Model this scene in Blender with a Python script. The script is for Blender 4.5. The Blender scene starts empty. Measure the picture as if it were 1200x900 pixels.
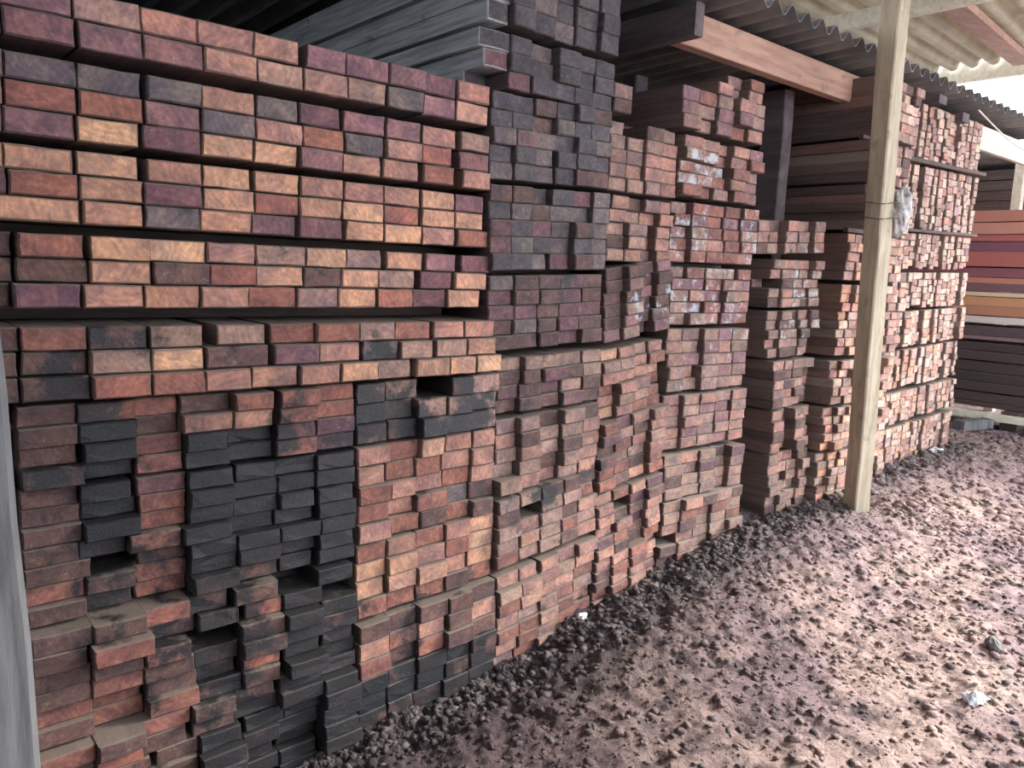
import bpy, math, random
import numpy as np
from mathutils import Matrix, Vector

C = bpy.context.scene.collection
S = bpy.context.scene

# ---------------------------------------------------------------- camera, world, lights, exposure
CAM_R = Matrix(((0.76137772, 0.0648581, -0.64505612),
                (-0.6471017, 0.1367106, -0.7500464),
                (0.03953942, 0.98848553, 0.14605819)))
cam_data = bpy.data.cameras.new('camera')
cam_data.sensor_width = 36.0
cam_data.lens = 27.45
cam_data.clip_start = 0.02
cam = bpy.data.objects.new('camera', cam_data)
C.objects.link(cam)
cam.matrix_world = Matrix.Translation((0.0, -2.3, 1.55)) @ CAM_R.to_4x4()
S.camera = cam

world = bpy.data.worlds.new('overcast_sky')
S.world = world
world.use_nodes = True
bg = world.node_tree.nodes['Background']
bg.inputs['Color'].default_value = (0.82, 0.91, 1.0, 1)
bg.inputs['Strength'].default_value = 3.0

sun_data = bpy.data.lights.new('sun', 'SUN')
sun_data.energy = 6.5
sun_data.angle = math.radians(18)
sun_data.color = (1.0, 0.95, 0.88)
sun = bpy.data.objects.new('sun', sun_data)
C.objects.link(sun)
# hazy sun from the open yard, over the right-hand end of the shed
sd = Vector((-0.80, 0.30, -0.50)).normalized()
sun.rotation_euler = sd.to_track_quat('-Z', 'Y').to_euler()

S.view_settings.view_transform = 'Standard'
S.view_settings.look = 'None'
S.view_settings.gamma = 1
S.view_settings.exposure = 0.82
S.view_settings.use_curve_mapping = False

rng = random.Random(11)

# ---------------------------------------------------------------- colours and materials
def lin(c):
    return tuple(((v / 255) / 12.92 if v <= 10 else ((v / 255 + 0.055) / 1.055) ** 2.4) for v in c)

PAL = {  # code: (sRGB, words)
    'm': ((148, 104, 110), 'mauve'),
    'p': ((122, 82, 90), 'purple-brown'),
    'o': ((208, 154, 120), 'orange-tan'),
    'r': ((160, 100, 84), 'rust-red'),
    'g': ((120, 106, 106), 'weathered grey'),
    't': ((168, 132, 118), 'dusty tan'),
    'k': ((44, 43, 46), 'soot-black'),
    'b': ((112, 82, 76), 'dull brown'),
    'y': ((214, 166, 128), 'pale honey'),
    's': ((184, 132, 114), 'salmon-brown'),
    'd': ((90, 84, 92), 'slate-grey'),
    'w': ((206, 172, 152), 'pale sandy'),
}

class N:
    """small helper around a node tree"""
    def __init__(self, name):
        self.m = bpy.data.materials.new(name)
        self.m.use_nodes = True
        self.t = self.m.node_tree
        self.bsdf = self.t.nodes['Principled BSDF']
    def add(self, typ, ins=None, **kw):
        n = self.t.nodes.new(typ)
        for k, v in kw.items():
            setattr(n, k, v)
        for k, v in (ins or {}).items():
            if hasattr(v, 'is_output'):
                self.t.links.new(v, n.inputs[k])
            else:
                n.inputs[k].default_value = v
        return n
    def math(self, op, a, b=0.0, clamp=False):
        n = self.add('ShaderNodeMath', {0: a, 1: b}, operation=op, use_clamp=clamp)
        return n.outputs[0]
    def mix(self, f, a, b, typ='MIX'):
        n = self.add('ShaderNodeMix', None, data_type='RGBA', blend_type=typ)
        for i, v in ((0, f), (6, a), (7, b)):
            if hasattr(v, 'is_output'):
                self.t.links.new(v, n.inputs[i])
            else:
                n.inputs[i].default_value = v
        return n.outputs[2]
    def ramp(self, v, a, b, c=0.0, d=1.0):
        n = self.add('ShaderNodeMapRange', {0: v, 1: a, 2: b, 3: c, 4: d}, interpolation_type='SMOOTHSTEP')
        return n.outputs[0]
    def noise(self, vec, scale, detail=4, rough=0.55, w=None, dist=0.0):
        n = self.add('ShaderNodeTexNoise', None, noise_dimensions='4D' if w is not None else '3D')
        self.t.links.new(vec, n.inputs['Vector'])
        n.inputs['Scale'].default_value = scale
        n.inputs['Detail'].default_value = detail
        n.inputs['Roughness'].default_value = rough
        n.inputs['Distortion'].default_value = dist
        if w is not None:
            self.t.links.new(w, n.inputs['W'])
        return n.outputs[0]
    def out(self, color=None, rough=None, bump=None, strength=0.3, dist=0.01):
        if color is not None:
            if hasattr(color, 'is_output'):
                self.t.links.new(color, self.bsdf.inputs['Base Color'])
            else:
                self.bsdf.inputs['Base Color'].default_value = color
        if rough is not None:
            if hasattr(rough, 'is_output'):
                self.t.links.new(rough, self.bsdf.inputs['Roughness'])
            else:
                self.bsdf.inputs['Roughness'].default_value = rough
        if bump is not None:
            b = self.add('ShaderNodeBump', {'Height': bump, 'Strength': strength, 'Distance': dist})
            self.t.links.new(b.outputs[0], self.bsdf.inputs['Normal'])
        return self.m

def rgba(c):
    return (*lin(c), 1)

def sawn_wood(name='sawn_hardwood', side_tint=0.3, sa=(50, 42, 41), sb=(92, 78, 73)):
    n = N(name)
    tint = n.add('ShaderNodeAttribute', attribute_name='tint').outputs['Color']
    wear = n.add('ShaderNodeAttribute', attribute_name='wear')
    sep = n.add('ShaderNodeSeparateColor', {0: wear.outputs['Color']})
    stain, white, seed = sep.outputs[0], sep.outputs[1], sep.outputs[2]
    sw = n.math('MULTIPLY', seed, 37.0)
    geo = n.add('ShaderNodeNewGeometry')
    pos = geo.outputs['Position']
    nrm = n.add('ShaderNodeSeparateXYZ', {0: geo.outputs['Normal']})
    endf = n.ramp(n.math('ABSOLUTE', nrm.outputs[1]), 0.6, 0.8)
    upf = n.ramp(nrm.outputs[2], 0.6, 0.9)
    big = n.noise(pos, 11, 5, 0.6, sw)
    mid = n.noise(pos, 38, 6, 0.7, sw, 0.6)
    fine = n.noise(pos, 190, 3, 0.6)
    # growth rings as faint slanting arcs, turned differently in each board
    ang = n.math('MULTIPLY', seed, 6.3)
    rot = n.add('ShaderNodeVectorRotate', {'Vector': pos, 'Angle': ang}, rotation_type='Y_AXIS')
    wav = n.add('ShaderNodeTexWave', {'Scale': 16.0, 'Distortion': 11.0, 'Detail': 4.0, 'Detail Scale': 0.9}, wave_type='BANDS', bands_direction='X')
    n.t.links.new(rot.outputs[0], wav.inputs['Vector'])
    ring = wav.outputs[1]
    warm = n.mix(1.0, tint, (1.2, 1.05, 0.95, 1), 'MULTIPLY')
    cold = n.mix(1.0, tint, (0.7, 0.65, 0.72, 1), 'MULTIPLY')
    c = n.mix(n.ramp(big, 0.36, 0.64), cold, warm)
    c = n.mix(1.0, c, n.add('ShaderNodeCombineColor', {0: n.ramp(mid, 0.3, 0.72, 0.68, 1.25), 1: n.ramp(mid, 0.3, 0.72, 0.68, 1.25), 2: n.ramp(mid, 0.3, 0.72, 0.7, 1.22)}).outputs[0], 'MULTIPLY')
    rr = n.ramp(ring, 0.1, 0.9, 0.92, 1.07)
    c = n.mix(1.0, c, n.add('ShaderNodeCombineColor', {0: rr, 1: rr, 2: rr}).outputs[0], 'MULTIPLY')
    # pale saw fluff and grit
    grit = n.ramp(n.math('ADD', n.math('MULTIPLY', fine, 0.55), n.math('MULTIPLY', mid, 0.5)), 0.6, 0.72)
    c = n.mix(n.math('MULTIPLY', grit, 0.5), c, rgba((196, 168, 152)))
    # long faces: weathered, streaked along the board; default tones darkened to paint gap shade
    st = n.add('ShaderNodeMapping', {'Vector': pos, 'Scale': (30.0, 1.6, 30.0)}).outputs[0]
    streak = n.noise(st, 2.0, 4, 0.6)
    side = n.mix(n.ramp(streak, 0.3, 0.7), rgba(sa), rgba(sb))
    side = n.mix(side_tint, side, tint)
    side = n.mix(n.math('MULTIPLY', upf, 0.6), side, rgba((158, 142, 128)))
    c = n.mix(endf, side, c)
    # lime / paint blotches
    wm = n.math('ADD', n.math('ADD', n.math('MULTIPLY', n.noise(pos, 16, 5, 0.7), 1.0), n.math('MULTIPLY', fine, 0.12)), n.math('MULTIPLY', white, 0.3))
    c = n.mix(n.math('MULTIPLY', n.ramp(wm, 0.74, 0.9, 0.0, 0.75), endf), c, rgba((190, 196, 202)))
    # black damp staining
    sm = n.math('ADD', n.math('MULTIPLY', n.noise(pos, 5.5, 6, 0.66), 1.35), n.math('MULTIPLY', stain, 0.62))
    sm = n.ramp(sm, 0.9, 1.06)
    c = n.mix(n.math('MULTIPLY', sm, 0.93), c, n.mix(n.ramp(fine, 0.5, 0.7), rgba((28, 29, 33)), rgba((58, 57, 60))))
    rough = n.ramp(sm, 0, 1, 0.82, 0.62)
    h = n.math('ADD', n.math('MULTIPLY', mid, 0.7), n.math('MULTIPLY', fine, 0.4))
    return n.out(c, rough, h, 0.55, 0.006)

def plain_wood(name, a, b, scale=(3, 3, 20), rough=0.8):
    n = N(name)
    tc = n.add('ShaderNodeTexCoord').outputs['Object']
    st = n.add('ShaderNodeMapping', {'Vector': tc, 'Scale': scale}).outputs[0]
    f = n.noise(st, 2.0, 6, 0.65, dist=0.4)
    g = n.noise(tc, 9.0, 5, 0.7)
    c = n.mix(n.ramp(f, 0.3, 0.7), rgba(a), rgba(b))
    c = n.mix(n.math('MULTIPLY', n.ramp(g, 0.56, 0.72), 0.45), c, rgba(tuple(int(v * 0.55) for v in a)))
    return n.out(c, rough, f, 0.5, 0.006)

def mud(name, dark=False):
    n = N(name)
    pos = n.add('ShaderNodeNewGeometry').outputs['Position']
    sp = n.add('ShaderNodeSeparateXYZ', {0: pos})
    a = n.noise(pos, 1.3, 5, 0.6)
    b = n.noise(pos, 9.0, 8, 0.72)
    f = n.noise(pos, 70.0, 6, 0.75)
    if dark:
        c = n.mix(n.ramp(b, 0.35, 0.65), rgba((52, 47, 50)), rgba((134, 120, 118)))
        c = n.mix(n.ramp(f, 0.62, 0.78), c, rgba((140, 132, 130)))
    else:
        c = n.mix(n.ramp(a, 0.38, 0.62), rgba((156, 130, 132)), rgba((188, 160, 150)))
        c = n.mix(n.math('MULTIPLY', n.ramp(n.noise(pos, 2.7, 4, 0.6), 0.55, 0.7), 0.6), c, rgba((198, 170, 156)))
        c = n.mix(n.ramp(b, 0.36, 0.52, 0.85, 0.0), c, rgba((66, 50, 54)))
        c = n.mix(n.ramp(f, 0.34, 0.5, 0.8, 0.0), c, rgba((62, 47, 50)))
        c = n.mix(n.ramp(f, 0.6, 0.78, 0.0, 0.55), c, rgba((208, 184, 166)))
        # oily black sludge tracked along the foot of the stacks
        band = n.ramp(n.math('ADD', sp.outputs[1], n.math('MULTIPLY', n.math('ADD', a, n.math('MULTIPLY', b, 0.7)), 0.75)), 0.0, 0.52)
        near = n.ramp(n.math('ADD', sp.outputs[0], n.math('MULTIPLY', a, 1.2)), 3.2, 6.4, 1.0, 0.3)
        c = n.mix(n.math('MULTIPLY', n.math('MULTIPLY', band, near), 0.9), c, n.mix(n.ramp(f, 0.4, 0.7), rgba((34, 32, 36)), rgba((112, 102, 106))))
        # shade painted into the soil, darkest toward the viewer's left
        left_shade = n.ramp(n.math('ADD', n.math('SUBTRACT', sp.outputs[0], n.math('MULTIPLY', sp.outputs[1], 0.8)), n.math('MULTIPLY', a, 2.0)), 3.0, 5.2, 0.72, 0.0)
        c = n.mix(left_shade, c, rgba((60, 46, 50)))
    h = n.math('ADD', n.math('MULTIPLY', b, 1.0), n.math('MULTIPLY', f, 0.5))
    return n.out(c, 0.85, h, 0.9, 0.03)

def cement(name, a, b, transl=0.0):
    n = N(name)
    pos = n.add('ShaderNodeNewGeometry').outputs['Position']
    f = n.noise(pos, 3.0, 6, 0.65)
    g = n.noise(pos, 40.0, 4, 0.6)
    c = n.mix(n.ramp(f, 0.35, 0.7), rgba(a), rgba(b))
    n.out(c, 0.8, g, 0.3, 0.004)
    if transl:
        tr = n.add('ShaderNodeBsdfTranslucent', {'Color': c})
        mx = n.add('ShaderNodeMixShader', {0: transl, 1: n.bsdf.outputs[0], 2: tr.outputs[0]})
        n.t.links.new(mx.outputs[0], n.t.nodes['Material Output'].inputs[0])
    return n.m

M_WOOD = sawn_wood()
M_PLANK = sawn_wood('sawn_long_planks', 0.88)
M_GREYSIDE = sawn_wood('silvered_lightened_joists', 0.1, (148, 150, 156), (206, 206, 210))  # grey joist sides painted paler to make up for little light there
M_POST = plain_wood('weathered_post_wood', (156, 142, 122), (188, 174, 150), (14, 14, 1.5))
M_GREYPOST = plain_wood('silver_grey_wood', (84, 83, 85), (124, 122, 122), (12, 12, 1.2))
M_ORANGE = plain_wood('raw_orange_beam', (154, 114, 100), (184, 146, 126), (1.2, 12, 12))
M_DARKBEAM = plain_wood('dark_beam', (74, 64, 68), (104, 90, 92), (8, 1.2, 8))
M_CREAM = plain_wood('cream_beam', (214, 202, 180), (236, 228, 210), (1.2, 10, 10))
M_STRIP = plain_wood('spacer_wood', (66, 52, 50), (98, 78, 72), (1.2, 12, 12))
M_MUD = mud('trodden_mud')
M_CLOD = mud('dark_clods', True)
M_CEMENT = cement('fibre_cement', (104, 104, 104), (140, 134, 130))
M_SHEET = cement('pale_roof_sheet', (176, 166, 150), (200, 190, 172), 0.3)
M_WALL = cement('dark_boarding', (40, 52, 62), (58, 70, 80))  # bluish tint stands in for haze before the dark boarding

# ---------------------------------------------------------------- object helpers
def tag(o, label=None, cat=None, group=None, kind=None):
    if label: o['label'] = label
    if cat: o['category'] = cat
    if group: o['group'] = group
    if kind: o['kind'] = kind
    return o

def mesh_obj(name, verts, faces, mat, parent=None, loc=(0, 0, 0), rot=(0, 0, 0), tint=None, wear=None, smooth=False):
    me = bpy.data.meshes.new(name)
    me.from_pydata(verts, [], faces)
    me.materials.append(mat)
    n = len(verts)
    if tint is not None:
        t = np.ones((n, 4), 'f'); t[:, :3] = tint
        me.attributes.new('tint', 'FLOAT_COLOR', 'POINT').data.foreach_set('color', t.ravel())
        w = np.ones((n, 4), 'f'); w[:, :3] = wear
        me.attributes.new('wear', 'FLOAT_COLOR', 'POINT').data.foreach_set('color', w.ravel())
    if smooth:
        me.polygons.foreach_set('use_smooth', [True] * len(me.polygons))
    o = bpy.data.objects.new(name, me)
    o.location = loc
    o.rotation_euler = rot
    C.objects.link(o)
    if parent: o.parent = parent
    return o

def empty(name, loc):
    o = bpy.data.objects.new(name, None)
    o.location = loc
    o.empty_display_size = 0.1
    C.objects.link(o)
    return o

def board_geo(w, h, L, r=rng, ragged=0.0012):
    """sawn board: end towards -y with a worn arris and slightly ragged outline"""
    xs = [-w / 2, -w / 6, w / 6, w / 2]
    ring = [(x, 0.0) for x in xs] + [(w / 2, h / 2)] + [(x, h) for x in reversed(xs)] + [(-w / 2, h / 2)]
    ring = [(x + r.gauss(0, ragged), z + r.gauss(0, ragged * 0.7)) for x, z in ring]
    k = len(ring)
    ch = 0.0028 + r.random() * 0.002
    sk = [r.gauss(0, 0.0012) for _ in ring]
    front = [((x * (1 - 2 * ch / w)), sk[i], h / 2 + (z - h / 2) * (1 - 2 * ch / h)) for i, (x, z) in enumerate(ring)]
    second = [(x, ch * 1.2 + sk[i], z) for i, (x, z) in enumerate(ring)]
    back = [(-w / 2, L, 0), (w / 2, L, 0), (w / 2, L, h), (-w / 2, L, h)]
    v = front + second + back
    f = [tuple(range(k))]
    for i in range(k):
        j = (i + 1) % k
        f.append((i, k + i, k + j, j))
    a, b, c, d = 2 * k, 2 * k + 1, 2 * k + 2, 2 * k + 3
    s = k
    f += [(s + 0, a, b, s + 3, s + 2, s + 1), (s + 3, b, c, s + 5, s + 4), (s + 5, c, d, s + 8, s + 7, s + 6), (s + 8, d, a, s + 0, s + 9), (a, d, c, b)]
    return v, f

def box_geo(x0, x1, y0, y1, z0, z1, bev=0.004, r=None, j=0.0):
    """box with chamfered long edges along its longest side and optional wobble"""
    d = [x1 - x0, y1 - y0, z1 - z0]
    ax = d.index(max(d))
    o = [i for i in range(3) if i != ax]
    lo, hi = (x0, y0, z0), (x1, y1, z1)
    b = min(bev, d[o[0]] * 0.3, d[o[1]] * 0.3)
    prof = [(lo[o[0]] + b, lo[o[1]]), (hi[o[0]] - b, lo[o[1]]), (hi[o[0]], lo[o[1]] + b), (hi[o[0]], hi[o[1]] - b),
            (hi[o[0]] - b, hi[o[1]]), (lo[o[0]] + b, hi[o[1]]), (lo[o[0]], hi[o[1]] - b), (lo[o[0]], lo[o[1]] + b)]
    n = 2 if not j else 9
    v = []
    for s in range(n):
        t = s / (n - 1)
        ox, oy = (r.gauss(0, j), r.gauss(0, j)) if j else (0, 0)
        for p, q in prof:
            c = [0, 0, 0]
            c[ax] = lo[ax] + d[ax] * t
            c[o[0]] = p + ox; c[o[1]] = q + oy
            v.append(tuple(c))
    f = []
    for s in range(n - 1):
        for i in range(8):
            k = (i + 1) % 8
            q = (s * 8 + i, s * 8 + k, (s + 1) * 8 + k, (s + 1) * 8 + i)
            f.append(q if ax != 1 else q[::-1])
    e = tuple(range(8))
    g = tuple((n - 1) * 8 + i for i in range(8))
    f += [e[::-1], g] if ax != 1 else [e, g[::-1]]
    return v, f

def add_box(name, b, mat, parent=None, bev=0.004, j=0.0, rot=(0, 0, 0)):
    """box object with its origin at the middle of its foot"""
    cx, cy, z0 = (b[0] + b[1]) / 2, (b[2] + b[3]) / 2, b[4]
    v, f = box_geo(b[0] - cx, b[1] - cx, b[2] - cy, b[3] - cy, 0, b[5] - z0, bev, rng, j)
    return mesh_obj(name, v, f, mat, parent, (cx, cy, z0), rot)

ORD = ['zeroth', 'first', 'second', 'third', 'fourth', 'fifth', 'sixth', 'seventh', 'eighth', 'ninth', 'tenth', 'eleventh', 'twelfth',
       'thirteenth', 'fourteenth', 'fifteenth', 'sixteenth', 'seventeenth', 'eighteenth', 'nineteenth', 'twentieth', 'twenty-first', 'twenty-second', 'twenty-third', 'twenty-fourth']
def nth(k):
    return ORD[k]

def vary(c, amt=0.10, tone=1.0, desat=0.18):
    f = tone * (1 + rng.gauss(0, amt))
    l = lin(c)
    g = 0.3 * l[0] + 0.55 * l[1] + 0.15 * l[2]
    return tuple(max(0.005, (v * (1 - desat) + g * desat) * f * (1 + rng.gauss(0, amt * 0.2))) for v in l)

class Stuff:
    """many small boards joined into one mesh"""
    def __init__(self): self.v, self.f, self.t, self.w = [], [], [], []
    def add(self, v, f, loc, tilt, tint, wear):
        b = len(self.v); ct, st = math.cos(tilt), math.sin(tilt)
        for x, y, z in v:
            self.v.append((x * ct - z * st + loc[0], y + loc[1], x * st + z * ct + loc[2]))
        self.f += [tuple(i + b for i in q) for q in f]
        self.t += [tint] * len(v); self.w += [wear] * len(v)
    def build(self, name, label, cat):
        me = bpy.data.meshes.new(name)
        me.from_pydata(self.v, [], self.f)
        me.materials.append(M_WOOD)
        for nm, src in (('tint', self.t), ('wear', self.w)):
            a = np.ones((len(src), 4), 'f'); a[:, :3] = np.array(src, 'f')
            me.attributes.new(nm, 'FLOAT_COLOR', 'POINT').data.foreach_set('color', a.ravel())
        o = bpy.data.objects.new(name, me); C.objects.link(o)
        return tag(o, label, cat, kind='stuff')

# ---------------------------------------------------------------- ground
def fbm(x, y, freq, oct_, seed, gain=0.5):
    out = np.zeros_like(x); amp = 1.0; tot = 0
    for o in range(oct_):
        rs = np.random.RandomState(seed + o * 17)
        T = rs.rand(64, 64)
        fx, fy = x * freq + 7.3 * o, y * freq + 3.1 * o
        ix, iy = np.floor(fx).astype(int), np.floor(fy).astype(int)
        ux, uy = fx - ix, fy - iy
        ux, uy = ux * ux * (3 - 2 * ux), uy * uy * (3 - 2 * uy)
        g = lambda a, b: T[a % 64, b % 64]
        out += amp * ((g(ix, iy) * (1 - ux) + g(ix + 1, iy) * ux) * (1 - uy) + (g(ix, iy + 1) * (1 - ux) + g(ix + 1, iy + 1) * ux) * uy)
        tot += amp; amp *= gain; freq *= 2.03
    return out / tot - 0.5

GX = np.array([-4, 0.6, 1.3, 2.0, 2.5, 3.0, 3.6, 4.3, 5.2, 6.4, 8.0, 20])
GZ = np.array([-0.16, -0.15, -0.11, -0.03, 0.07, 0.15, 0.22, 0.25, 0.31, 0.35, 0.25, 0.25])
def ground_z(x, y):
    base = np.interp(x, GX, GZ)
    flat = 0.03 + 0.032 * np.clip(x - 1.0, -2, 8)
    t = np.clip((y + 1.1) / 1.0, 0, 1); t = t * t * (3 - 2 * t)
    return flat * (1 - t) + base * t

def bump_z(x, y):
    n1 = fbm(x, y, 2.2, 4, 3); n2 = fbm(x, y, 13, 3, 40); n3 = np.abs(fbm(x, y, 28, 3, 80))
    rough = 1.0 + 1.3 * np.exp(-((y + 0.15) / 0.3) ** 2)
    return 0.05 * n1 + rough * (0.032 * n2 + 0.03 * (0.12 - n3))

def grid_mesh(name, xs, ys, mat):
    X, Y = np.meshgrid(xs, ys)
    Z = ground_z(X, Y) + bump_z(X, Y)
    nx, ny = len(xs), len(ys)
    co = np.stack([X, Y, Z], -1).reshape(-1, 3).astype('f')
    i = (np.arange(ny - 1)[:, None] * nx + np.arange(nx - 1)[None, :]).ravel()
    q = np.stack([i, i + 1, i + nx + 1, i + nx], -1).astype('i')
    me = bpy.data.meshes.new(name)
    me.vertices.add(len(co)); me.vertices.foreach_set('co', co.ravel())
    me.loops.add(q.size); me.loops.foreach_set('vertex_index', q.ravel())
    me.polygons.add(len(q)); me.polygons.foreach_set('loop_start', (np.arange(len(q)) * 4).astype('i'))
    me.update(calc_edges=True); me.validate()
    me.materials.append(mat)
    o = bpy.data.objects.new(name, me); C.objects.link(o)
    return o

xs = np.concatenate([np.arange(-4, 0.8, 0.12), np.arange(0.8, 5.0, 0.012), np.arange(5.0, 8.5, 0.025), np.arange(8.5, 18.1, 0.3)])
ys = np.concatenate([np.arange(-9, -3.0, 0.2), np.arange(-3.0, -2.0, 0.04), np.arange(-2.0, 0.45, 0.013), np.arange(0.45, 5.1, 0.15)])
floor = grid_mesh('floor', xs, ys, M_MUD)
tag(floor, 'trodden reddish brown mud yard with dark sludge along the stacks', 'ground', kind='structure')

# ---------------------------------------------------------------- shed shell
def corrugated(name, x0, x1, y0, y1, zf, pitch, amp, mat, along='y', thick=0.006, seg=10, shear=0.0, power=1.0):
    """corrugated sheet with ridges along one axis; zf(x, y) is its mean height"""
    v, f = [], []
    if along == 'y':
        n = int((x1 - x0) / pitch * seg); a = np.linspace(x0, x1, n); b = [y0, y1]
    else:
        n = int((y1 - y0) / pitch * seg); a = np.linspace(y0, y1, n); b = [x0, x1]
    for s in (1, 0):
        for q in b:
            for p in a:
                x, y = (p, q) if along == 'y' else (q, p + shear * q)
                w = math.sin(2 * math.pi * p / pitch)
                w = math.copysign(abs(w) ** power, w)
                v.append((x, y, zf(x, y) + amp * w + s * thick))
    for i in range(n - 1):
        f.append((i, i + 1, n + i + 1, n + i))
        f.append((2 * n + i, 3 * n + i, 3 * n + i + 1, 2 * n + i + 1))
        f.append((i, 2 * n + i, 2 * n + i + 1, i + 1))
        f.append((n + i, n + i + 1, 3 * n + i + 1, 3 * n + i))
    o = mesh_obj(name, v, f, mat, smooth=False)
    return o

zl = lambda x, y: 2.83 - 0.02 * (y + 0.1)
low = corrugated('ceiling', -3.0, 7.75, -0.1, 5.0, zl, 0.142, 0.03, M_CEMENT)
tag(low, 'low corrugated grey roof over the timber stacks', 'roof', kind='structure')

zh = lambda x, y: 3.5 + 0.093 * (x - 4.35)
# pale sheets over the open bay
for i, (ya, yb) in enumerate(((-0.75, 2.2), (-3.6, -0.75))):
    sh = corrugated('roof_sheet', 2.7, 9.72, ya, yb, lambda x, y, i=i: zh(x, y) + 0.008 * i, 0.21, 0.045, M_SHEET, 'x', seg=14, shear=0.168, power=0.35)
    tag(sh, ('pale corrugated roof sheets above the far end, beyond the low grey eave', 'pale corrugated roof sheets over the open yard, beside the reddish rafter')[i], 'roof sheet', 'pale sheets of the high roof', 'structure')

def solid(name, b, mat, label, cat, group=None, bev=0.004, j=0.0, rot=(0, 0, 0), kind=None):
    return tag(add_box(name, b, mat, None, bev, j, rot), label, cat, group, kind)

# shed boarding, with unseen front wall and longer left wall added to block light
for nm, b in (('wall_back', (-3.0, 14.0, 5.0, 5.06, -0.2, 2.66)), ('wall_left', (-3.06, -3.0, -4.5, 5.0, -0.2, 2.68)), ('wall_front_blocker', (-3.0, 2.0, -4.56, -4.5, -0.2, 2.4))):
    tag(add_box(nm, b, M_WALL), 'dark boarding behind the timber stacks and unseen added walls that block light', 'wall', kind='structure')
hr = corrugated('ceiling', -3.0, 2.65, -4.6, 0.15, lambda x, y: 3.36 + 0.02 * y, 0.142, 0.03, M_CEMENT, 'y', seg=6)  # unseen roof added over the yard's near end to cut light
tag(hr, 'grey corrugated roof added out of view to shade the near end of the yard', 'roof', kind='structure')

rr = corrugated('ceiling', 9.4, 14.0, -0.9, 5.0, lambda x, y: 2.96, 0.142, 0.03, M_CEMENT, 'y', seg=6)
tag(rr, 'dark underside of the rear shed roof beyond the far plank pile', 'roof', kind='structure')
tag(add_box('wall_right', (14.0, 14.06, -0.9, 5.0, 0.0, 3.0), M_WALL), 'dark boarding closing the rear shed', 'wall', kind='structure')

# ---------------------------------------------------------------- sawn boards
# brightness and greying factors of the timber differ from stack to stack
TONE = {'timber': (0.86, 0.2), 'joist': (0.82, 0.28), 'batten': (0.74, 0.24), 'wood_stud': (0.82, 0.24), 'ends': (0.92, 0.22)}
def place(name, u0, u1, z0, z1, y, L, slope, code, wear, label=None, cat='board', group=None, stuff=None, zs=0.0, amt=0.10, mat=None):
    w, h = u1 - u0 - 0.0015, z1 - z0 - 0.0012
    v, f = board_geo(w, h, L)
    t_, d_ = TONE.get(name if stuff is None else 'ends', (1.0, 0.18))
    c = vary(PAL[code][0], amt, t_, d_)
    wr = (min(1, wear[0]), min(1, wear[1]), rng.random())
    loc = ((u0 + u1) / 2, y, z0 + zs)
    if stuff is not None:
        stuff.add(v, f, loc, math.atan(slope), c, wr)
        return None
    o = mesh_obj(name, v, f, mat or M_WOOD, None, loc, (0, -math.atan(slope), rng.gauss(0, 0.0012)), c, wr)
    return tag(o, label, cat, group)

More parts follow.
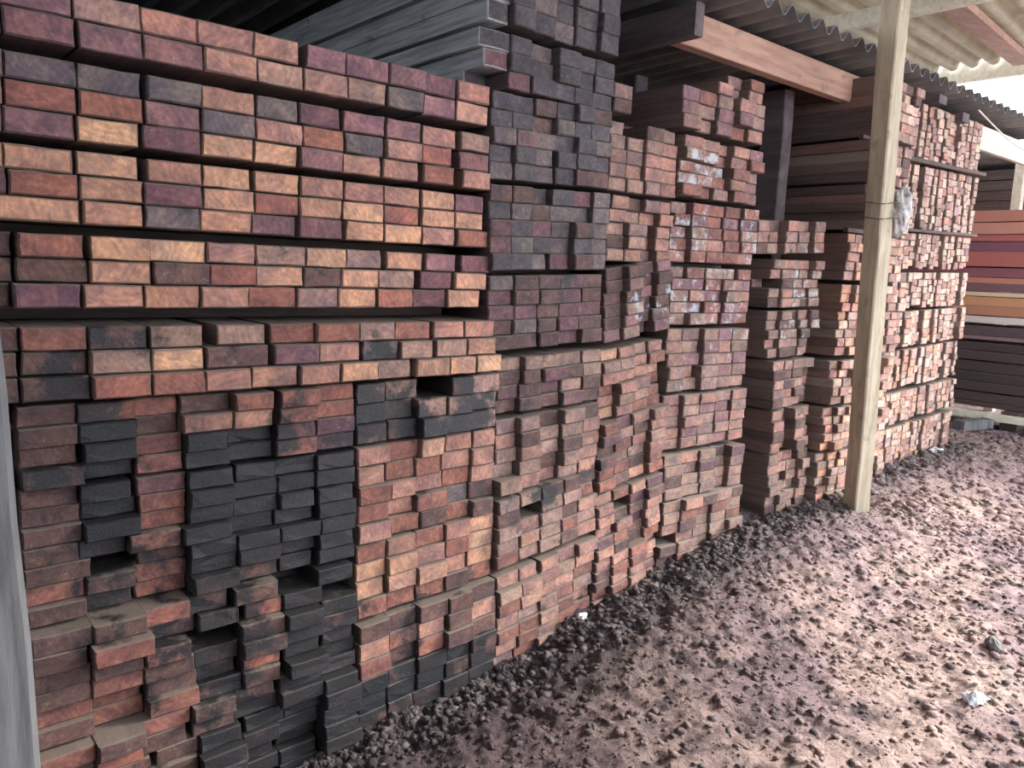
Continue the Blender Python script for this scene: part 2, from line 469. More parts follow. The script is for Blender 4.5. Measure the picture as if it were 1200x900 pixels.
A_ROWS = [
    (1, 2.128, 2.195, "0.198,0.329,m|0.329,0.482,m|0.484,0.642,t|0.642,0.789,s|0.789,0.946,s|0.946,1.085,s|1.112,1.241,m|1.241,1.396,m|1.396,1.539,m|1.539,1.674,p|1.678,1.822,s"),
    (1, 2.057, 2.124, "0.195,0.328,m|0.332,0.484,m|0.493,0.645,m|0.645,0.800,m|0.802,0.953,s|0.956,1.099,t|1.101,1.248,s|1.248,1.387,t|1.394,1.537,g|1.537,1.673,m|1.676,1.818,s"),
    (2, 1.959, 2.022, "0.191,0.326,m|0.328,0.485,g|0.486,0.638,g|0.653,0.794,g|0.794,0.947,s|0.952,1.079,g|1.085,1.222,p|1.234,1.382,m|1.389,1.522,m|1.539,1.683,s|1.694,1.822,t"),
    (2, 1.895, 1.957, "0.187,0.324,s|0.328,0.484,r|0.488,0.640,r|0.647,0.792,m|0.795,0.947,g|0.952,1.099,s|1.099,1.237,r|1.243,1.383,g|1.390,1.531,s|1.531,1.656,r|1.697,1.833,m"),
    (2, 1.830, 1.893, "0.183,0.320,m|0.323,0.478,m|0.481,0.630,y|0.641,0.791,p|0.796,0.943,o|0.951,1.085,o|1.090,1.232,m|1.235,1.375,s|1.381,1.519,s|1.536,1.669,r|1.711,1.840,s"),
    (3, 1.746, 1.806, "0.179,0.316,o|0.318,0.471,o|0.478,0.626,o|0.647,0.794,s|0.797,0.932,o|0.945,1.085,o|1.088,1.233,s|1.239,1.383,s|1.386,1.531,s|1.538,1.676,o|1.684,1.812,p"),
    (3, 1.684, 1.744, "0.175,0.323,p|0.327,0.478,r|0.482,0.635,o|0.637,0.793,p|0.796,0.945,o|0.947,1.085,r|1.088,1.230,s|1.236,1.387,o|1.394,1.533,r|1.540,1.678,o|1.682,1.810,o"),
    (3, 1.621, 1.682, "0.172,0.303,s|0.304,0.484,o|0.488,0.633,o|0.639,0.785,g|0.785,0.936,o|0.939,1.079,m|1.085,1.231,p|1.246,1.385,o|1.388,1.535,o|1.542,1.681,s|1.699,1.837,r"),
    (4, 1.531, 1.592, "0.167,0.329,b|0.340,0.486,r|0.500,0.648,o|0.650,0.805,y|0.805,0.949,s|0.949,1.110,t|1.113,1.253,o|1.253,1.383,t|1.400,1.544,o|1.555,1.684,m|1.711,1.845,p"),
    (4, 1.468, 1.529, "0.163,0.328,b|0.335,0.498,b|0.500,0.651,o|0.657,0.809,b|0.809,0.948,r|0.948,1.099,o|1.102,1.232,b|1.232,1.368,o|1.368,1.511,t|1.542,1.675,p|1.682,1.828,o"),
    (4, 1.403, 1.466, "0.160,0.321,b|0.325,0.476,p|0.482,0.631,s|0.633,0.779,o|0.783,0.926,s|0.926,1.079,r|1.079,1.217,t|1.223,1.363,o|1.366,1.505,r|1.509,1.650,p|1.654,1.798,o"),
    (5, 1.295, 1.356, "0.154,0.329,b|0.332,0.482,r|0.482,0.626,b|0.632,0.774,t|0.818,0.965,t|0.981,1.128,r|1.128,1.280,r|1.280,1.418,t|1.418,1.562,r|1.577,1.709,s|1.712,1.849,s"),
    (5, 1.231, 1.293, "0.150,0.322,b|0.331,0.479,b|0.483,0.631,t|0.633,0.773,y|0.780,0.965,b|0.986,1.134,m|1.134,1.278,s|1.291,1.426,g|1.430,1.560,t|1.578,1.714,t|1.722,1.855,o"),
    (5, 1.166, 1.229, "0.146,0.321,b|0.325,0.481,b|0.483,0.629,r|0.631,0.772,r|0.774,0.906,s|0.911,1.056,s|1.062,1.197,s|1.204,1.340,o|1.347,1.476,t|1.490,1.632,o|1.636,1.752,o|1.760,1.879,y"),
]
TIERW = ['', 'top', 'second', 'third', 'fourth', 'fifth']
cnt = {}
for t, z0, z1, s in A_ROWS:
    cnt[t] = cnt.get(t, 0) + 1
    row = [q.split(',') for q in s.split('|')]
    k = len(row)
    for i, (a, b, c) in enumerate(row):
        y = rng.gauss(0, 0.006) + (-0.035 if t == 5 else 0.0) - (0.012 * (cnt[t] - 1) if t == 5 else 0)
        if c == 'b' and i < 2 and t >= 4: y += 0.03
        st = 0.25 if c in 'bg' else (0.1 if c in 'pt' else 0.0)
        if t == 5: st += 0.14
        place('plank', float(a), float(b), z0, z1, y, 1.6, 0.0, c, (st, 0.0),
              f'{PAL[c][1]} plank, {nth(k - i)} from right, {("upper", "lower")[cnt[t] - 1] if t == 1 else ("upper", "middle", "lower")[cnt[t] - 1]} row of {TIERW[t]} tier, nearest stack',
              'plank', f'planks in the {TIERW[t]} tier of the nearest stack')

def pick(w):
    """w is a string whose letters are palette codes, repeated for weight"""
    return w[rng.randrange(len(w))]

def col_B(u, z):
    if u < 0.45:
        c, st = (pick('bbrb'), 0.36) if z > 0.56 else (pick('brb'), 0.22)
        if z > 1.0: c, st = 'b', 0.3
    elif u < 0.60 and 0.76 < z < 1.08: c, st = 'k', 1.0
    elif u < 0.62: c, st = (pick('bbr'), 0.55) if z > 0.55 else (pick('rbrb'), 0.25)
    elif u < 0.76:
        c, st = (pick('rrbp'), 0.34) if z > 0.75 else (pick('rb'), 0.45)
        if z < 0.4: c, st = pick('rb'), 0.28
    elif z > 1.02: c, st = pick('rrbs'), 0.2
    elif z > 0.92 and u > 1.02: c, st = pick('pr'), 0.4
    elif z < 0.62 and u < 1.05: c, st = pick('bbrb'), 0.58
    else: c, st = pick('bkbb'), 0.84
    if u >= 0.76 and z < 0.12: c, st = 'b', 0.9
    return c, st, 0.0

def col_C(u, z):
    if z > 0.94: return pick('bbgt'), 0.52, 0
    if z > 0.59:
        if z < 0.70 and u > 1.5: return pick('bgr'), 0.45, 0
        return pick('ssrorb'), 0.12, 0
    if z > 0.32: return (pick('soory'), 0.12, 0) if z > 0.4 else (pick('rrb'), 0.3, 0)
    if z > 0.1: return pick('rrbsb'), 0.22, 0
    return pick('bbk'), 0.62, 0

def col_D(u, z):
    if z > 2.2: return pick('dddddg' + ('p' if u < 2.15 else '')), 0.1, 0
    if z > 1.88: return pick('ddgdgb' + ('m' if z < 2.05 else '')), 0.08, 0
    if z > 1.54: return pick('ddgpgb'), 0.22, 0
    if z > 1.24: return pick('ppbpgb'), 0.16, 0
    if z > 0.98: return pick('bbtptb'), 0.2, 0
    if z > 0.66: return pick('tttsb'), 0.16, 0
    if z > 0.35: return pick('ttsbrb'), 0.24, 0
    return pick('srsstr'), 0.1, 0

def col_E(u, z):
    wh = 0.0
    if u < 2.93:
        c, st = pick('sttms'), 0.1
        if 1.3 < z < 1.58 and u > 2.6: wh = 0.5 if z < 1.46 else 0.2
        if z > 1.58: c = pick('ststb')
        elif z > 1.22: c = pick('bbtm')
        elif z > 0.9: c, st = pick('sotosr'), 0.1
        elif z > 0.6: c, st = pick('otsbr' if u > 2.65 else 'bprt'), 0.16
        else: c, st = pick('bprss'), 0.14
    else:
        c, st = pick('ssrrtm'), 0.1
        if z > 2.19: c = pick('srrtm')
        elif z > 1.89: wh = 0.75 if (u < 3.25 and 1.97 < z < 2.14) else 0.25
        elif z > 1.59: wh = 0.62 if (u < 3.2 or u > 3.4) else 0.3
        elif z > 1.3: c, wh = pick('sttrm'), 0.6
        elif z > 0.98: c, wh = pick('stmtt'), 0.35
        elif z > 0.7: c = pick('tstms')
        elif z > 0.46: c = pick('tsptb')
        else: c = pick('strtb')
    return c, st, wh

def col_F(u, z):
    c = pick('tttsb')
    wh = 0.6 if (1.38 < z < 1.6 and u > 3.95) or (z > 1.66 and z < 1.75 and u > 4.0) or (1.2 < z < 1.34 and u > 3.9) else 0.15
    return c, 0.14, wh

def col_G(u, z):
    return pick('sotwst' if z < 1.9 else 'stwbt'), 0.05, 0.1

def col_H(u, z):
    wh = 0.25 if 1.9 < z < 2.1 else 0.0
    return pick('wwwtws' if z > 1.35 else 'wwowst'), 0.0, wh

def stack(name, cat, x0, x1, tiers, colw, colour, sname, L=1.6, jy=0.018, hole=0.012, limit=300, stuff=None,
          keep=None, word=None, coljy=0.016, gapp=0.10, firstmat=None):
    """tiers: (z bottom at left, z top at left, rows, dz over the width, y of the tier, x0 or None, x1 or None)"""
    word = word or name.replace('_', ' ')
    made = 0
    for ti, tr in enumerate(tiers):
        zb, zt, rows, dz, yt = tr[:5]
        a = tr[5] if len(tr) > 5 and tr[5] is not None else x0
        b = tr[6] if len(tr) > 6 and tr[6] is not None else x1
        tname = 'top tier' if ti == 0 else ('bottom tier' if ti == len(tiers) - 1 else nth(ti + 1) + ' tier')
        slope = dz / (x1 - x0)
        n = max(1, round((b - a) / colw))
        rh = (zt - zb) / rows
        cols = []
        for r_ in range(rows):
            if not cols or rng.random() < 0.45:
                ws = [1 + rng.gauss(0, 0.07) for _ in range(n)]
                s = sum(ws)
                edges = [a]
                for w in ws: edges.append(edges[-1] + w / s * (b - a))
                if not cols or rng.random() < 0.5:
                    cy = [rng.gauss(0, coljy) for _ in range(n)]
                cols = edges
            z1 = zt - r_ * rh
            z0 = z1 - rh
            for i in range(n):
                u0, u1 = cols[i], cols[i + 1]
                if rng.random() < gapp: u1 -= rng.uniform(0.006, 0.02)
                y = yt + cy[i] + rng.gauss(0, jy * 0.5)
                if rng.random() < 0.14: y += rng.choice((-1, 1)) * jy
                if rng.random() < hole: y += rng.uniform(0.08, 0.2)
                if firstmat and i == 0 and a < 1.82: u0 += rng.choice((-0.03, 0.0, 0.004, 0.022))
                um, zm = (u0 + u1) / 2, (z0 + z1) / 2
                c, st, wh = colour(um, zm)
                zs = slope * (um - a)
                if keep and not keep(um, zm):
                    continue
                st += rng.gauss(0, 0.06)
                lab = f'{PAL[c][1]} {word}, {nth(n - i)} from right in {nth(r_ + 1)} row of {tname}, {sname}'
                tostuff = stuff is not None and made >= limit
                place(name, u0, u1, z0, z1, y, L, slope, c, (max(0, st), wh), lab, cat, f'{tname} of the {sname}', stuff if tostuff else None, zs, mat=firstmat if (i == 0 and a < 1.82) else None)
                made += 1
    return made

n = {}
# dark sooty lower half of the nearest stack (B) and its reddish right half (C)
near = 'nearest stack\'s dark left half'
n['B'] = stack('timber', 'timber', 0.315, 1.275, [
    (0.935, 1.150, 4, 0.004, -0.02), (0.555, 0.925, 7, 0.0, -0.025), (0.215, 0.545, 6, 0.0, -0.05), (-0.21, 0.205, 8, 0.02, -0.075)],
    0.133, col_B, 'sooty nearest half', jy=0.022, hole=0.03, coljy=0.02, gapp=0.25)
for i in range(13):
    z = 1.095 - i * 0.056
    place('timber', 0.18 + rng.random() * 0.01, 0.305 + rng.gauss(0, 0.008), z, z + 0.055, 0.05 + rng.gauss(0, 0.015), 1.5, 0, pick('bbrb'), (0.4, 0),
          f'narrow brown timber beside the grey post, {nth(i + 1)} from top of the recessed column', 'timber', 'recessed column beside the grey post')
n['C'] = stack('timber', 'timber', 1.285, 1.895, [
    (0.940, 1.148, 3, 0.006, -0.01), (0.597, 0.930, 5, 0.006, -0.02), (0.322, 0.585, 4, 0.02, -0.035), (-0.16, 0.305, 7, 0.03, -0.06)],
    0.124, col_C, 'reddish nearest half', jy=0.014, hole=0.012, coljy=0.012)
# second stack (D)
Dsn = 'second stack'
n['D'] = stack('joist', 'joist', 1.905, 2.475, [
    (2.425, 2.715, 4, 0.0, 0.0, 1.80), (2.205, 2.395, 3, 0.0, 0.0, 1.80), (1.875, 2.185, 5, 0.02, 0.0, 1.834), (1.540, 1.855, 5, 0.02, 0.0, 1.834), (1.235, 1.520, 5, 0.02, 0.005, 1.85),
    (0.985, 1.205, 4, 0.02, -0.005), (0.665, 0.962, 5, 0.03, -0.02), (0.36, 0.645, 5, 0.06, -0.03), (-0.06, 0.335, 7, 0.06, -0.05)],
    0.115, col_D, 'second stack', L=2.6, jy=0.012, hole=0.006, coljy=0.012, firstmat=M_GREYSIDE)
# third stack (E): left and right halves
n['E'] = stack('batten', 'batten', 2.93, 3.575, [
    (2.215, 2.40, 3, 0.0, 0.0, 2.93), (1.915, 2.180, 5, 0.0, 0.0), (1.612, 1.888, 5, 0.006, 0.0), (1.318, 1.592, 5, 0.0, 0.0),
    (1.0, 1.302, 5, -0.01, -0.01), (0.712, 0.98, 5, 0.0, -0.02), (0.475, 0.695, 4, -0.01, -0.03), (0.13, 0.465, 6, 0.0, -0.05)],
    0.128, col_E, 'third stack, right', jy=0.012, hole=0.01)
for i, (u, z0) in enumerate(((3.18, 2.402), (3.30, 2.402), (3.43, 2.402), (3.44, 2.458), (3.315, 2.458))):
    place('batten', u, u + 0.12, z0, z0 + 0.055, 0.05 if i in (1, 4) else 0.0, 1.6, 0, pick('str'), (0.05, 0), f'{nth(i + 1)} loose batten on top of the third stack under the raw beam', 'batten', 'loose battens on the third stack')
n['E2'] = stack('batten', 'batten', 2.485, 2.915, [
    (2.215, 2.33, 2, 0.0, 0.03, 2.485, 2.60), (1.895, 2.185, 5, 0.0, 0.0), (1.60, 1.875, 5, 0.0, 0.01), (1.245, 1.565, 6, 0.06, 0.0),
    (0.905, 1.215, 6, 0.04, -0.005), (0.58, 0.892, 6, 0.06, -0.02), (0.27, 0.565, 6, 0.06, -0.03), (0.03, 0.262, 5, 0.08, -0.05)],
    0.109, col_E, 'third stack, left', jy=0.014, hole=0.012, stuff=(EST := Stuff()), limit=300 - n['E'])
if EST.v: EST.build('batten_ends', 'remaining smaller batten ends low in the third stack, left half', 'battens')
# fourth stack (F)
n['F'] = stack('wood_stud', 'stud', 3.66, 4.265, [
    (1.675, 1.85, 3, 0.03, 0.0, 3.62), (1.397, 1.655, 5, 0.01, 0.0, 3.76), (1.122, 1.378, 5, 0.01, 0.0, 3.79), (0.842, 1.105, 5, 0.006, -0.01, 3.83),
    (0.590, 0.828, 4, 0.006, -0.02, 3.85), (0.17, 0.575, 7, 0.01, -0.03, 3.86)],
    0.1, col_F, 'fourth stack', jy=0.012, hole=0.012, word='stud')
# fifth stack (G): tall, long boards seen from their dark side, ends joined as stuff behind them
GY = -0.08
g_st, h_st = Stuff(), Stuff()
gt = [(2.40, 2.74, 6, 4.62), (2.14, 2.375, 4, 4.60), (1.86, 2.12, 5, 4.58), (1.56, 1.83, 5, 4.42), (1.12, 1.535, 8, 4.40), (0.83, 1.09, 5, 4.37), (0.56, 0.81, 5, 4.33), (0.20, 0.54, 7, 4.31)]
gk = 0
for ti, (zb, zt, rows, x0) in enumerate(gt):
    rh = (zt - zb) / rows
    for r_ in range(rows):
        z1 = zt - r_ * rh
        u = x0 + rng.gauss(0, 0.01)
        first = True
        while u < 5.06:
            w = 0.10 * (1 + rng.gauss(0, 0.12))
            c, st, wh = col_G(u, z1 - rh / 2)
            y = GY - 0.02 * (ti > 3) + rng.gauss(0, 0.012)
            if first:
                gk += 1
                tt = 'top' if ti == 0 else nth(ti + 1)
                place('long_board', u, u + w, z1 - rh, z1, GY + rng.gauss(0, 0.01), 2.6, 0.0, c, (0.1, wh),
                      f'long board with shaded side showing, {nth(r_ + 1)} row of {tt} tier, tall fifth stack', 'board', 'shaded long boards on the left side of the fifth stack')
            else:
                place('x', u, u + w - 0.002, z1 - rh, z1, y, 1.5, 0.0, c, (st, wh), stuff=g_st)
            u += w
            first = False
g_st.build('board_ends', 'brown board ends of the tall fifth stack behind the cream post', 'boards')
# sixth stack (H)
ht = [(2.345, 2.69, 7, 0.03), (1.905, 2.315, 8, 0.03), (1.645, 1.882, 5, 0.03), (1.385, 1.625, 5, 0.03), (1.125, 1.362, 5, 0.04), (0.84, 1.10, 5, 0.05), (0.60, 0.812, 4, 0.05), (0.25, 0.575, 7, 0.04)]
for ti, (zb, zt, rows, dz) in enumerate(ht):
    n_ = 16
    cy = [rng.gauss(0, 0.009) for _ in range(n_)]
    ws = [1 + rng.gauss(0, 0.12) for _ in range(n_)]
    for i in range(n_):
        u0 = 5.14 + 1.255 * sum(ws[:i]) / sum(ws); u1 = 5.14 + 1.255 * sum(ws[:i + 1]) / sum(ws)
        gap = 0.016 if rng.random() < 0.28 else 0.0
        if i == 3 and zb > 1.8: gap = 0.06
        z = zt
        while z > zb + 0.02:
            hh = (zt - zb) / rows * rng.choice((1, 1, 1, 1.35, 0.8))
            z0 = max(zb, z - hh)
            c, st, wh = col_H((u0 + u1) / 2, z)
            g2 = 0.012 if rng.random() < 0.12 else 0
            place('x', u0, u1 - gap - g2, z0, z, -0.01 - 0.012 * ti * 0.3 + cy[i] + rng.gauss(0, 0.005), 1.6, dz / 1.255, c, (st, wh), stuff=h_st, zs=dz * (u0 - 5.14) / 1.255)
            z = z0
h_st.build('batten_ends', 'many small pale brown batten ends of the tall sixth stack', 'battens')

# spacer strips between the tiers
def spacer(x0, x1, z0, z1, y, slope, label, group='spacer strips between tiers'):
    v, f = box_geo(-(x1 - x0) / 2, (x1 - x0) / 2, -0.015, 0.015, 0, z1 - z0, 0.002, rng, 0.0006)
    o = mesh_obj('spacer_strip', v, f, M_STRIP, None, ((x0 + x1) / 2, y, (z0 + slope * (x1 - x0) / 2)), (0, -math.atan(slope), 0))
    tag(o, label, 'spacer strip', group)
SP = [(0.19, 1.82, 2.0235, 2.0555, 0.25, 0, 'under the top tier of the nearest stack'), (0.19, 1.83, 1.8075, 1.8285, 0.25, 0, 'under the second tier of the nearest stack'),
      (0.19, 1.82, 1.5935, 1.6195, 0.25, 0, 'under the third tier of the nearest stack'), (0.19, 1.80, 1.3575, 1.4015, 0.25, 0, 'under the fourth tier of the nearest stack'),
      (1.91, 2.47, 2.187, 2.213, 0.22, 0.0, 'under the dark top tier of the second stack'), (1.91, 2.47, 1.857, 1.873, 0.22, 0.035, 'under the second tier of the second stack'),
      (1.91, 2.47, 1.522, 1.538, 0.22, 0.035, 'under the third tier of the second stack'), (2.49, 3.57, 2.187, 2.212, 0.2, 0, 'under the top tier of the third stack'),
      (2.94, 3.57, 1.893, 1.912, 0.2, 0, 'under the white-marked second tier of the third stack'), (2.94, 3.57, 1.594, 1.611, 0.2, 0, 'under the third tier of the third stack'),
      (5.10, 6.39, 2.318, 2.343, -0.05, 0.024, 'jutting under the top tier of the sixth stack'), (5.08, 6.38, 1.884, 1.903, -0.045, 0.024, 'jutting under the second tier of the sixth stack'),
      (4.40, 5.08, 1.834, 1.858, -0.06, 0.0, 'under the third tier of the fifth stack'), (4.55, 5.08, 2.378, 2.398, -0.02, 0.0, 'under the top tier of the fifth stack')]
for a, b, z0, z1, y, sl, lb in SP:
    spacer(a, b, z0, z1, y, sl, 'thin dark spacer strip ' + lb)

# ---------------------------------------------------------------- posts and beams
def pole(name, loc, w, d, h, lean, mat, label, cat, twist=0.0, j=0.003, seg=14, group=None):
    """squared post with wavy worn edges, leaning by (dx, dy) over its height"""
    v, f = [], []
    b = min(w, d) * 0.07
    prof = [(-w/2+b, -d/2), (w/2-b, -d/2), (w/2, -d/2+b), (w/2, d/2-b), (w/2-b, d/2), (-w/2+b, d/2), (-w/2, d/2-b), (-w/2, -d/2+b)]
    for s in range(seg + 1):
        t = s / seg
        ox, oy = rng.gauss(0, j), rng.gauss(0, j)
        ca, sa = math.cos(twist * t), math.sin(twist * t)
        for x, y in prof:
            v.append(((x * ca - y * sa) + ox + lean[0] * t, (x * sa + y * ca) + oy + lean[1] * t, h * t))
    for s in range(seg):
        for i in range(8):
            k = (i + 1) % 8
            f.append((s * 8 + i, s * 8 + k, (s + 1) * 8 + k, (s + 1) * 8 + i))
    f += [tuple(reversed(range(8))), tuple(seg * 8 + i for i in range(8))]
    return tag(mesh_obj(name, v, f, mat, None, loc), label, cat, group)

pz = 0.15
post = pole('wooden_post', (4.43, -0.28, pz), 0.108, 0.105, 3.2, (-0.20 * math.cos(math.radians(22)), -0.20 * math.sin(math.radians(22))), M_POST, 'cream weathered timber post standing in the mud before the fifth stack', 'post', twist=math.radians(22))
post.rotation_euler = (0, 0, math.radians(-22))
pole('wooden_post', (0.112, -0.62, -0.12), 0.27, 0.16, 3.3, (-0.085, 0.0), M_GREYPOST, 'silver-grey rough post close beside the nearest stack', 'post', j=0.004)
pole('wooden_post', (3.345, 0.66, 0.1), 0.10, 0.10, 2.5, (0, 0), M_DARKBEAM, 'dark reddish post between second and third stacks under the roof', 'post')
pole('wooden_post', (4.33, 0.40, 0.2), 0.10, 0.16, 2.45, (0, 0), M_DARKBEAM, 'dark post between fourth stack and the long shaded boards', 'post')
pole('wooden_post', (9.25, 0.62, 0.2), 0.09, 0.09, 2.72, (0.0, 0.0), M_CREAM, 'pale slim post rising behind the far plank pile', 'post')
pole('wooden_post', (9.62, 1.62, 0.2), 0.16, 0.12, 3.55, (0, 0), M_CREAM, 'far cream post holding up the end of the high roof', 'post')

solid('roof_beam', (2.995, 7.7, 0.105, 0.17, 2.607, 2.765), M_ORANGE, 'raw orange-brown beam running along under the low eave above the stacks', 'beam', 'roof timbers', kind='thing')
solid('roof_beam', (2.93, 2.99, -0.03, 2.4, 2.60, 2.742), M_DARKBEAM, 'dark cross beam whose end butts the raw orange beam above the third stack', 'beam', 'roof timbers', kind='thing')
solid('roof_beam', (6.02, 7.7, 0.06, 0.10, 2.575, 2.745), M_CREAM, 'pale cream fascia board under the far low eave beside the sixth stack', 'beam', 'roof timbers', kind='thing')
solid('roof_beam', (5.48, 5.60, -0.05, 1.2, 2.722, 2.775), M_DARKBEAM, 'short dark beam end poking out above the sixth stack', 'beam', 'roof timbers', kind='thing')
solid('roof_beam', (5.86, 5.97, -0.06, 1.2, 2.66, 2.72), M_DARKBEAM, 'small black beam end at the top right of the sixth stack', 'beam', 'roof timbers', kind='thing')
# high roof timbers
def sloped(name, x0, x1, y0, y1, h, mat, label, drop=0.046, shear=0.0):
    v, f = box_geo(x0, x1, y0, y1, 0, h, 0.004)
    v = [(x, y + shear * x, zh(x, y) - drop - h + z) for x, y, z in v]
    return tag(mesh_obj(name, [(a - x0, b - y0, c) for a, b, c in v], f, mat, None, (x0, y0, 0)), label, 'beam', 'high roof timbers', 'thing')
sloped('rafter', 2.7, 9.6, -0.86, -0.68, 0.06, M_ORANGE, 'reddish brown rafter under the pale high roof sheets', 0.048, 0.168)
sloped('purlin', 5.80, 5.88, -1.8, 3.0, 0.12, M_CREAM, 'pale cross purlin under the high roof near the cream post top', 0.11)
sloped('purlin', 9.76, 9.86, -2.0, 2.6, 0.23, M_CREAM, 'cream end beam of the high roof against the white sky', -0.05)

# eave cable hanging below the far low roof
def tube(name, pts, r, mat, label, cat, k=6):
    v, f = [], []
    for i, p in enumerate(pts):
        d = (Vector(pts[min(i + 1, len(pts) - 1)]) - Vector(pts[max(i - 1, 0)])).normalized()
        a = d.orthogonal().normalized(); b = d.cross(a)
        for q in range(k):
            t = 2 * math.pi * q / k
            v.append(tuple(Vector(p) + a * (r * math.cos(t)) + b * (r * math.sin(t))))
    for i in range(len(pts) - 1):
        for q in range(k):
            w = (q + 1) % k
            f.append((i * k + q, i * k + w, (i + 1) * k + w, (i + 1) * k + q))
    o = Vector(pts[0])
    return tag(mesh_obj(name, [tuple(Vector(p) - o) for p in v], f, mat, None, tuple(o)), label, cat)
M_CABLE = cement('white_cable', (206, 200, 190), (224, 218, 208))
tube('cable', [(5.95 + 1.5 * t, -0.12 + 0.02 * t, 2.74 - 0.14 * math.sin(t * 2.0) ) for t in [i / 12 for i in range(13)]], 0.006, M_CABLE, 'thin white cable sagging under the wavy far eave', 'cable')

# plastic sheet tied around the cream post
def crumple(name, loc, size, mat, label, cat, seed=1, amp=0.25, seg=26, kind=None, rot=(0, 0, 0), flat=0):
    r = random.Random(seed)
    ks = [(Vector((r.gauss(0, 1), r.gauss(0, 1), r.gauss(0, 1))), r.random() * 6.3) for _ in range(14)]
    v, f = [], []
    m = seg // 2
    for i in range(m + 1):
        th = math.pi * i / m
        for q in range(seg):
            ph = 2 * math.pi * q / seg
            d = Vector((math.sin(th) * math.cos(ph), math.sin(th) * math.sin(ph), math.cos(th)))
            s = 1.0
            for k_, p_ in ks: s += amp * 0.3 * abs(math.sin(k_.dot(d) * 2.2 + p_)) - amp * 0.17
            v.append((d.x * size[0] * s, d.y * size[1] * s, d.z * size[2] * s))
    for i in range(m):
        for q in range(seg):
            w = (q + 1) % seg
            f.append((i * seg + q, (i + 1) * seg + q, (i + 1) * seg + w, i * seg + w))
    return tag(mesh_obj(name, v, f, mat, None, loc, rot), label, cat, kind=kind)
npl = N('crinkled_grey_plastic'); tcp = npl.add('ShaderNodeTexCoord').outputs['Object']
M_PLASTIC = npl.out(npl.mix(npl.ramp(npl.noise(tcp, 18, 4), 0.4, 0.6), rgba((150, 140, 134)), rgba((206, 204, 204))), 0.25, npl.noise(tcp, 30, 3), 0.6, 0.01)
wrap = empty('plastic_wrap', (4.325, -0.30, 1.94))
tag(wrap, 'crinkled grey plastic bundle tied to the cream post at head height', 'plastic')
w1 = crumple('sheet', (0.085, -0.055, 0.0), (0.05, 0.045, 0.12), M_PLASTIC, None, None, 5, 0.3); w1.parent = wrap
for z in (0.035, -0.045):
    pts = [(0.10 * math.cos(t) , 0.095 * math.sin(t) + 0.02, z + 0.006 * math.sin(3 * t)) for t in [i * math.pi / 10 for i in range(21)]]
    c_ = tube('tie_wire', pts, 0.003, M_DARKBEAM, None, None); c_.parent = wrap

# ---------------------------------------------------------------- far pile of long planks
FP = [(262, 0, 0)]
rows = [(2.262, 2.158, (222, 140, 118), 'salmon'), (2.150, 2.045, (226, 150, 128), 'light salmon'), (2.040, 1.980, (204, 110, 104), 'rose-red'), (1.977, 1.885, (150, 88, 104), 'purple'),
        (1.882, 1.745, (206, 108, 98), 'brick-pink'), (1.735, 1.648, (160, 92, 100), 'plum'), (1.644, 1.590, (216, 138, 106), 'apricot'), (1.588, 1.512, (136, 92, 102), 'purple-grey'),
        (1.509, 1.470, (250, 214, 176), 'cream'), (1.466, 1.380, (226, 158, 104), 'golden'), (1.378, 1.290, (206, 134, 96), 'tawny'), (1.285, 1.222, (240, 222, 214), 'near-white'),
        (1.19, 1.10, (96, 74, 80), 'dark plum'), (1.095, 1.06, (150, 116, 118), 'thin mauve'), (1.03, 0.955, (74, 56, 58), 'blackish brown'), (0.95, 0.865, (78, 60, 60), 'blackish brown'),
        (0.85, 0.755, (74, 58, 58), 'dark umber'), (0.75, 0.665, (68, 54, 54), 'dark umber'), (0.66, 0.575, (76, 58, 56), 'sooty brown'), (0.56, 0.475, (82, 62, 60), 'sooty brown'), (0.47, 0.425, (80, 60, 58), 'sooty brown')]
for i, (z1, z0, col, wd) in enumerate(rows):
    for q in range(1):
        w = 0.6
        x = 8.2 + rng.gauss(0, 0.008)
        v, f = box_geo(-w / 2, w / 2, 0, 4.0, 0, z1 - z0, 0.004, rng, 0.002)
        o = mesh_obj('long_plank', v, f, M_PLANK, None, (x + w / 2, -1.6, z0), (0, 0, 0), vary(col, 0.02, 1.0, 0.16), (0.0, 0.0, rng.random()))
        if True:
            tag(o, f'{wd} long plank, {nth(i + 1)} from the top of the far pile', 'plank', 'front planks of the far pile')
solid('bearer', (8.02, 8.10, -1.2, 1.5, 0.33, 0.395), M_CREAM, 'pale bearer along the foot of the far plank pile', 'bearer', bev=0.004)
solid('timber_offcut', (7.55, 7.97, 0.21, 0.32, 0.27, 0.36), M_GREYPOST, 'grey squared offcut lying on the ground before the far pile', 'offcut', rot=(0, 0, math.radians(-14)))
for y in (0.03, 1.2):
    solid('block', (8.14, 8.7, y, y + 0.14, 0.2, 0.42), M_STRIP, ('dark block under the near end of the far pile', 'dark block under the pile deeper in the shed')[y > 1], 'block', 'blocks under the far pile')
# second, higher pile behind it
for i in range(8):
    z = 1.95 + i * 0.115
    v, f = box_geo(-0.3, 0.3, 0, 4.0, 0, 0.108, 0.004, rng, 0.002)
    o = mesh_obj('long_plank', v, f, M_WOOD, None, (10.3, -1.0, z), (0, 0, 0), lin(((140, 84, 88), (150, 92, 92), (128, 100, 96), (132, 116, 110))[i // 2]), (0.1, 0, rng.random()))
    tag(o, f'mauve long plank in the rear pile under the far roof, {nth(8 - i)} from its top', 'plank', 'planks of the rear pile')

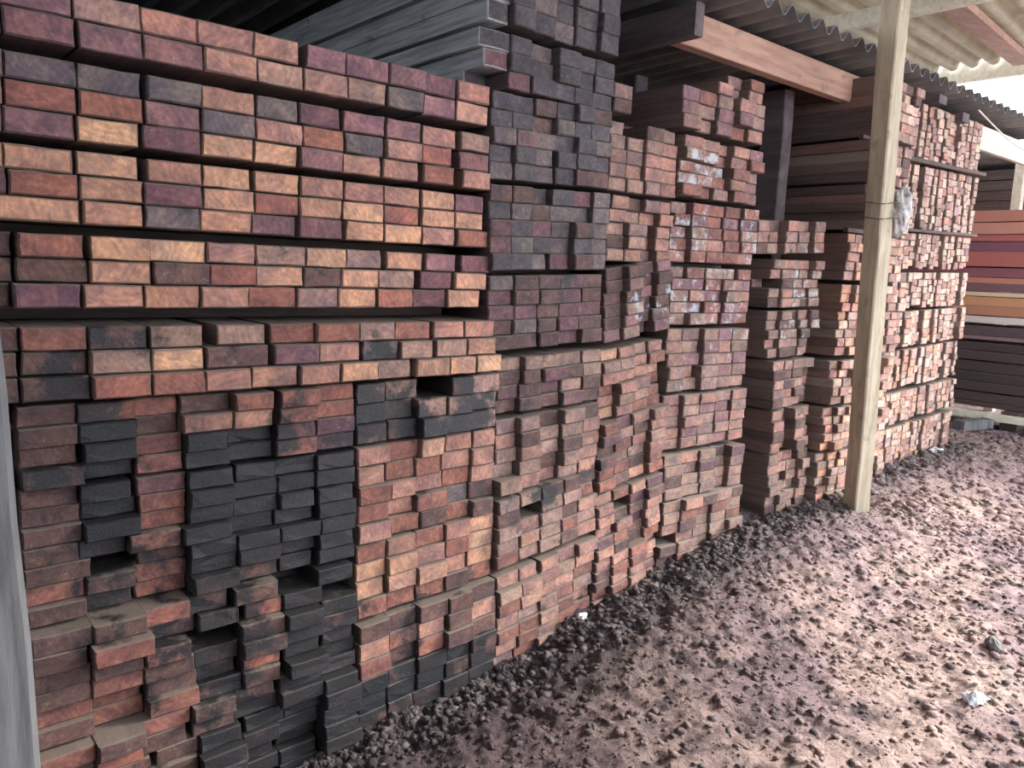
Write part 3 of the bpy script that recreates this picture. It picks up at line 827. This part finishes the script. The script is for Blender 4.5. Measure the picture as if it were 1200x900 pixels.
# ---------------------------------------------------------------- litter and clods on the ground
nw = N('torn_white_plastic'); M_LITTER = nw.out(rgba((226, 228, 232)), 0.4)
def gz(x, y): return float(ground_z(np.array([x]), np.array([y]))[0] + bump_z(np.array([x]), np.array([y]))[0])
for x, y, s, lb, cat, mt, sd_ in ((2.955, -1.44, (0.036, 0.026, 0.02), 'crumpled white plastic scrap lying alone on the open mud', 'scrap', M_LITTER, 3),
                             (5.95, -0.12, (0.05, 0.03, 0.012), 'flat white scrap on the mud before the sixth stack', 'scrap', M_LITTER, 4),
                             (2.36, -0.08, (0.025, 0.014, 0.012), 'small pale scrap in the sludge at the foot of the third stack', 'scrap', M_LITTER, 6)):
    crumple('litter', (x, y, gz(x, y) + s[2] * 0.5), s, mt, lb, cat, sd_, 0.8, 18)
crumple('stone', (3.42, -1.345, gz(3.42, -1.345) + 0.012), (0.045, 0.022, 0.022), M_GREYPOST, 'flat grey stone chip beyond the white plastic scrap', 'stone', 9, 0.5, 14, rot=(0, 0, 0.6))

def clods(name, pts, mat, label, cat):
    base = []
    t = (1 + 5 ** 0.5) / 2
    ico = [(-1, t, 0), (1, t, 0), (-1, -t, 0), (1, -t, 0), (0, -1, t), (0, 1, t), (0, -1, -t), (0, 1, -t), (t, 0, -1), (t, 0, 1), (-t, 0, -1), (-t, 0, 1)]
    fc = [(0, 11, 5), (0, 5, 1), (0, 1, 7), (0, 7, 10), (0, 10, 11), (1, 5, 9), (5, 11, 4), (11, 10, 2), (10, 7, 6), (7, 1, 8), (3, 9, 4), (3, 4, 2), (3, 2, 6), (3, 6, 8), (3, 8, 9), (4, 9, 5), (2, 4, 11), (6, 2, 10), (8, 6, 7), (9, 8, 1)]
    P = np.array(pts); n_ = len(P)
    ic = np.array(ico) / 1.9
    rs = np.random.RandomState(5)
    V = ic[None] * (1 + rs.normal(0, 0.22, (n_, 12, 1))) * P[:, None, 3:4] * np.stack([rs.uniform(0.7, 1.5, n_), rs.uniform(0.7, 1.3, n_), rs.uniform(0.4, 0.8, n_)], -1)[:, None]
    a = rs.uniform(0, 6.3, n_); ca, sa = np.cos(a)[:, None], np.sin(a)[:, None]
    X = V[..., 0] * ca - V[..., 1] * sa; Y = V[..., 0] * sa + V[..., 1] * ca
    V = np.stack([X, Y, V[..., 2]], -1) + P[:, None, :3]
    F = (np.array(fc)[None] + (np.arange(n_) * 12)[:, None, None]).reshape(-1, 3)
    me = bpy.data.meshes.new(name)
    co = V.reshape(-1, 3).astype('f')
    me.vertices.add(len(co)); me.vertices.foreach_set('co', co.ravel())
    me.loops.add(F.size); me.loops.foreach_set('vertex_index', F.ravel().astype('i'))
    me.polygons.add(len(F)); me.polygons.foreach_set('loop_start', (np.arange(len(F)) * 3).astype('i'))
    me.update(calc_edges=True)
    me.materials.append(mat)
    o = bpy.data.objects.new(name, me); C.objects.link(o)
    return tag(o, label, cat, kind='stuff')
rs = np.random.RandomState(8)
def scatter(n_, xr, yf, smin, smax):
    x = rs.uniform(xr[0], xr[1], n_); y = yf(n_)
    s = smin + (smax - smin) * rs.rand(n_) ** 3.0
    z = ground_z(x, y) + bump_z(x, y) + s * 0.12
    return np.stack([x, y, z, s], -1)
edge = np.concatenate([scatter(5200, (0.9, 4.6), lambda k: -0.06 - np.abs(rs.normal(0, 0.11, k)), 0.003, 0.019), scatter(900, (4.4, 6.6), lambda k: -0.08 - np.abs(rs.normal(0, 0.08, k)), 0.008, 0.03)])
clods('dark_rubble', edge, M_CLOD, 'dark crumbly sludge and chips heaped along the foot of the stacks', 'rubble')
open_ = np.concatenate([scatter(7000, (1.0, 5.0), lambda k: rs.uniform(-2.0, -0.1, k), 0.004, 0.019), scatter(2500, (4.5, 8.0), lambda k: rs.uniform(-1.6, 0.3, k), 0.008, 0.03)])
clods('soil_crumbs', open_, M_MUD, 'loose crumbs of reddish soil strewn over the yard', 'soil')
dk = scatter(800, (1.4, 6.5), lambda k: rs.uniform(-1.9, -0.2, k), 0.005, 0.02)
clods('dark_chips', dk, M_CLOD, 'scattered dark bark chips lying on the open mud', 'chips')
print('COUNTS', n, gk, len(bpy.data.objects))
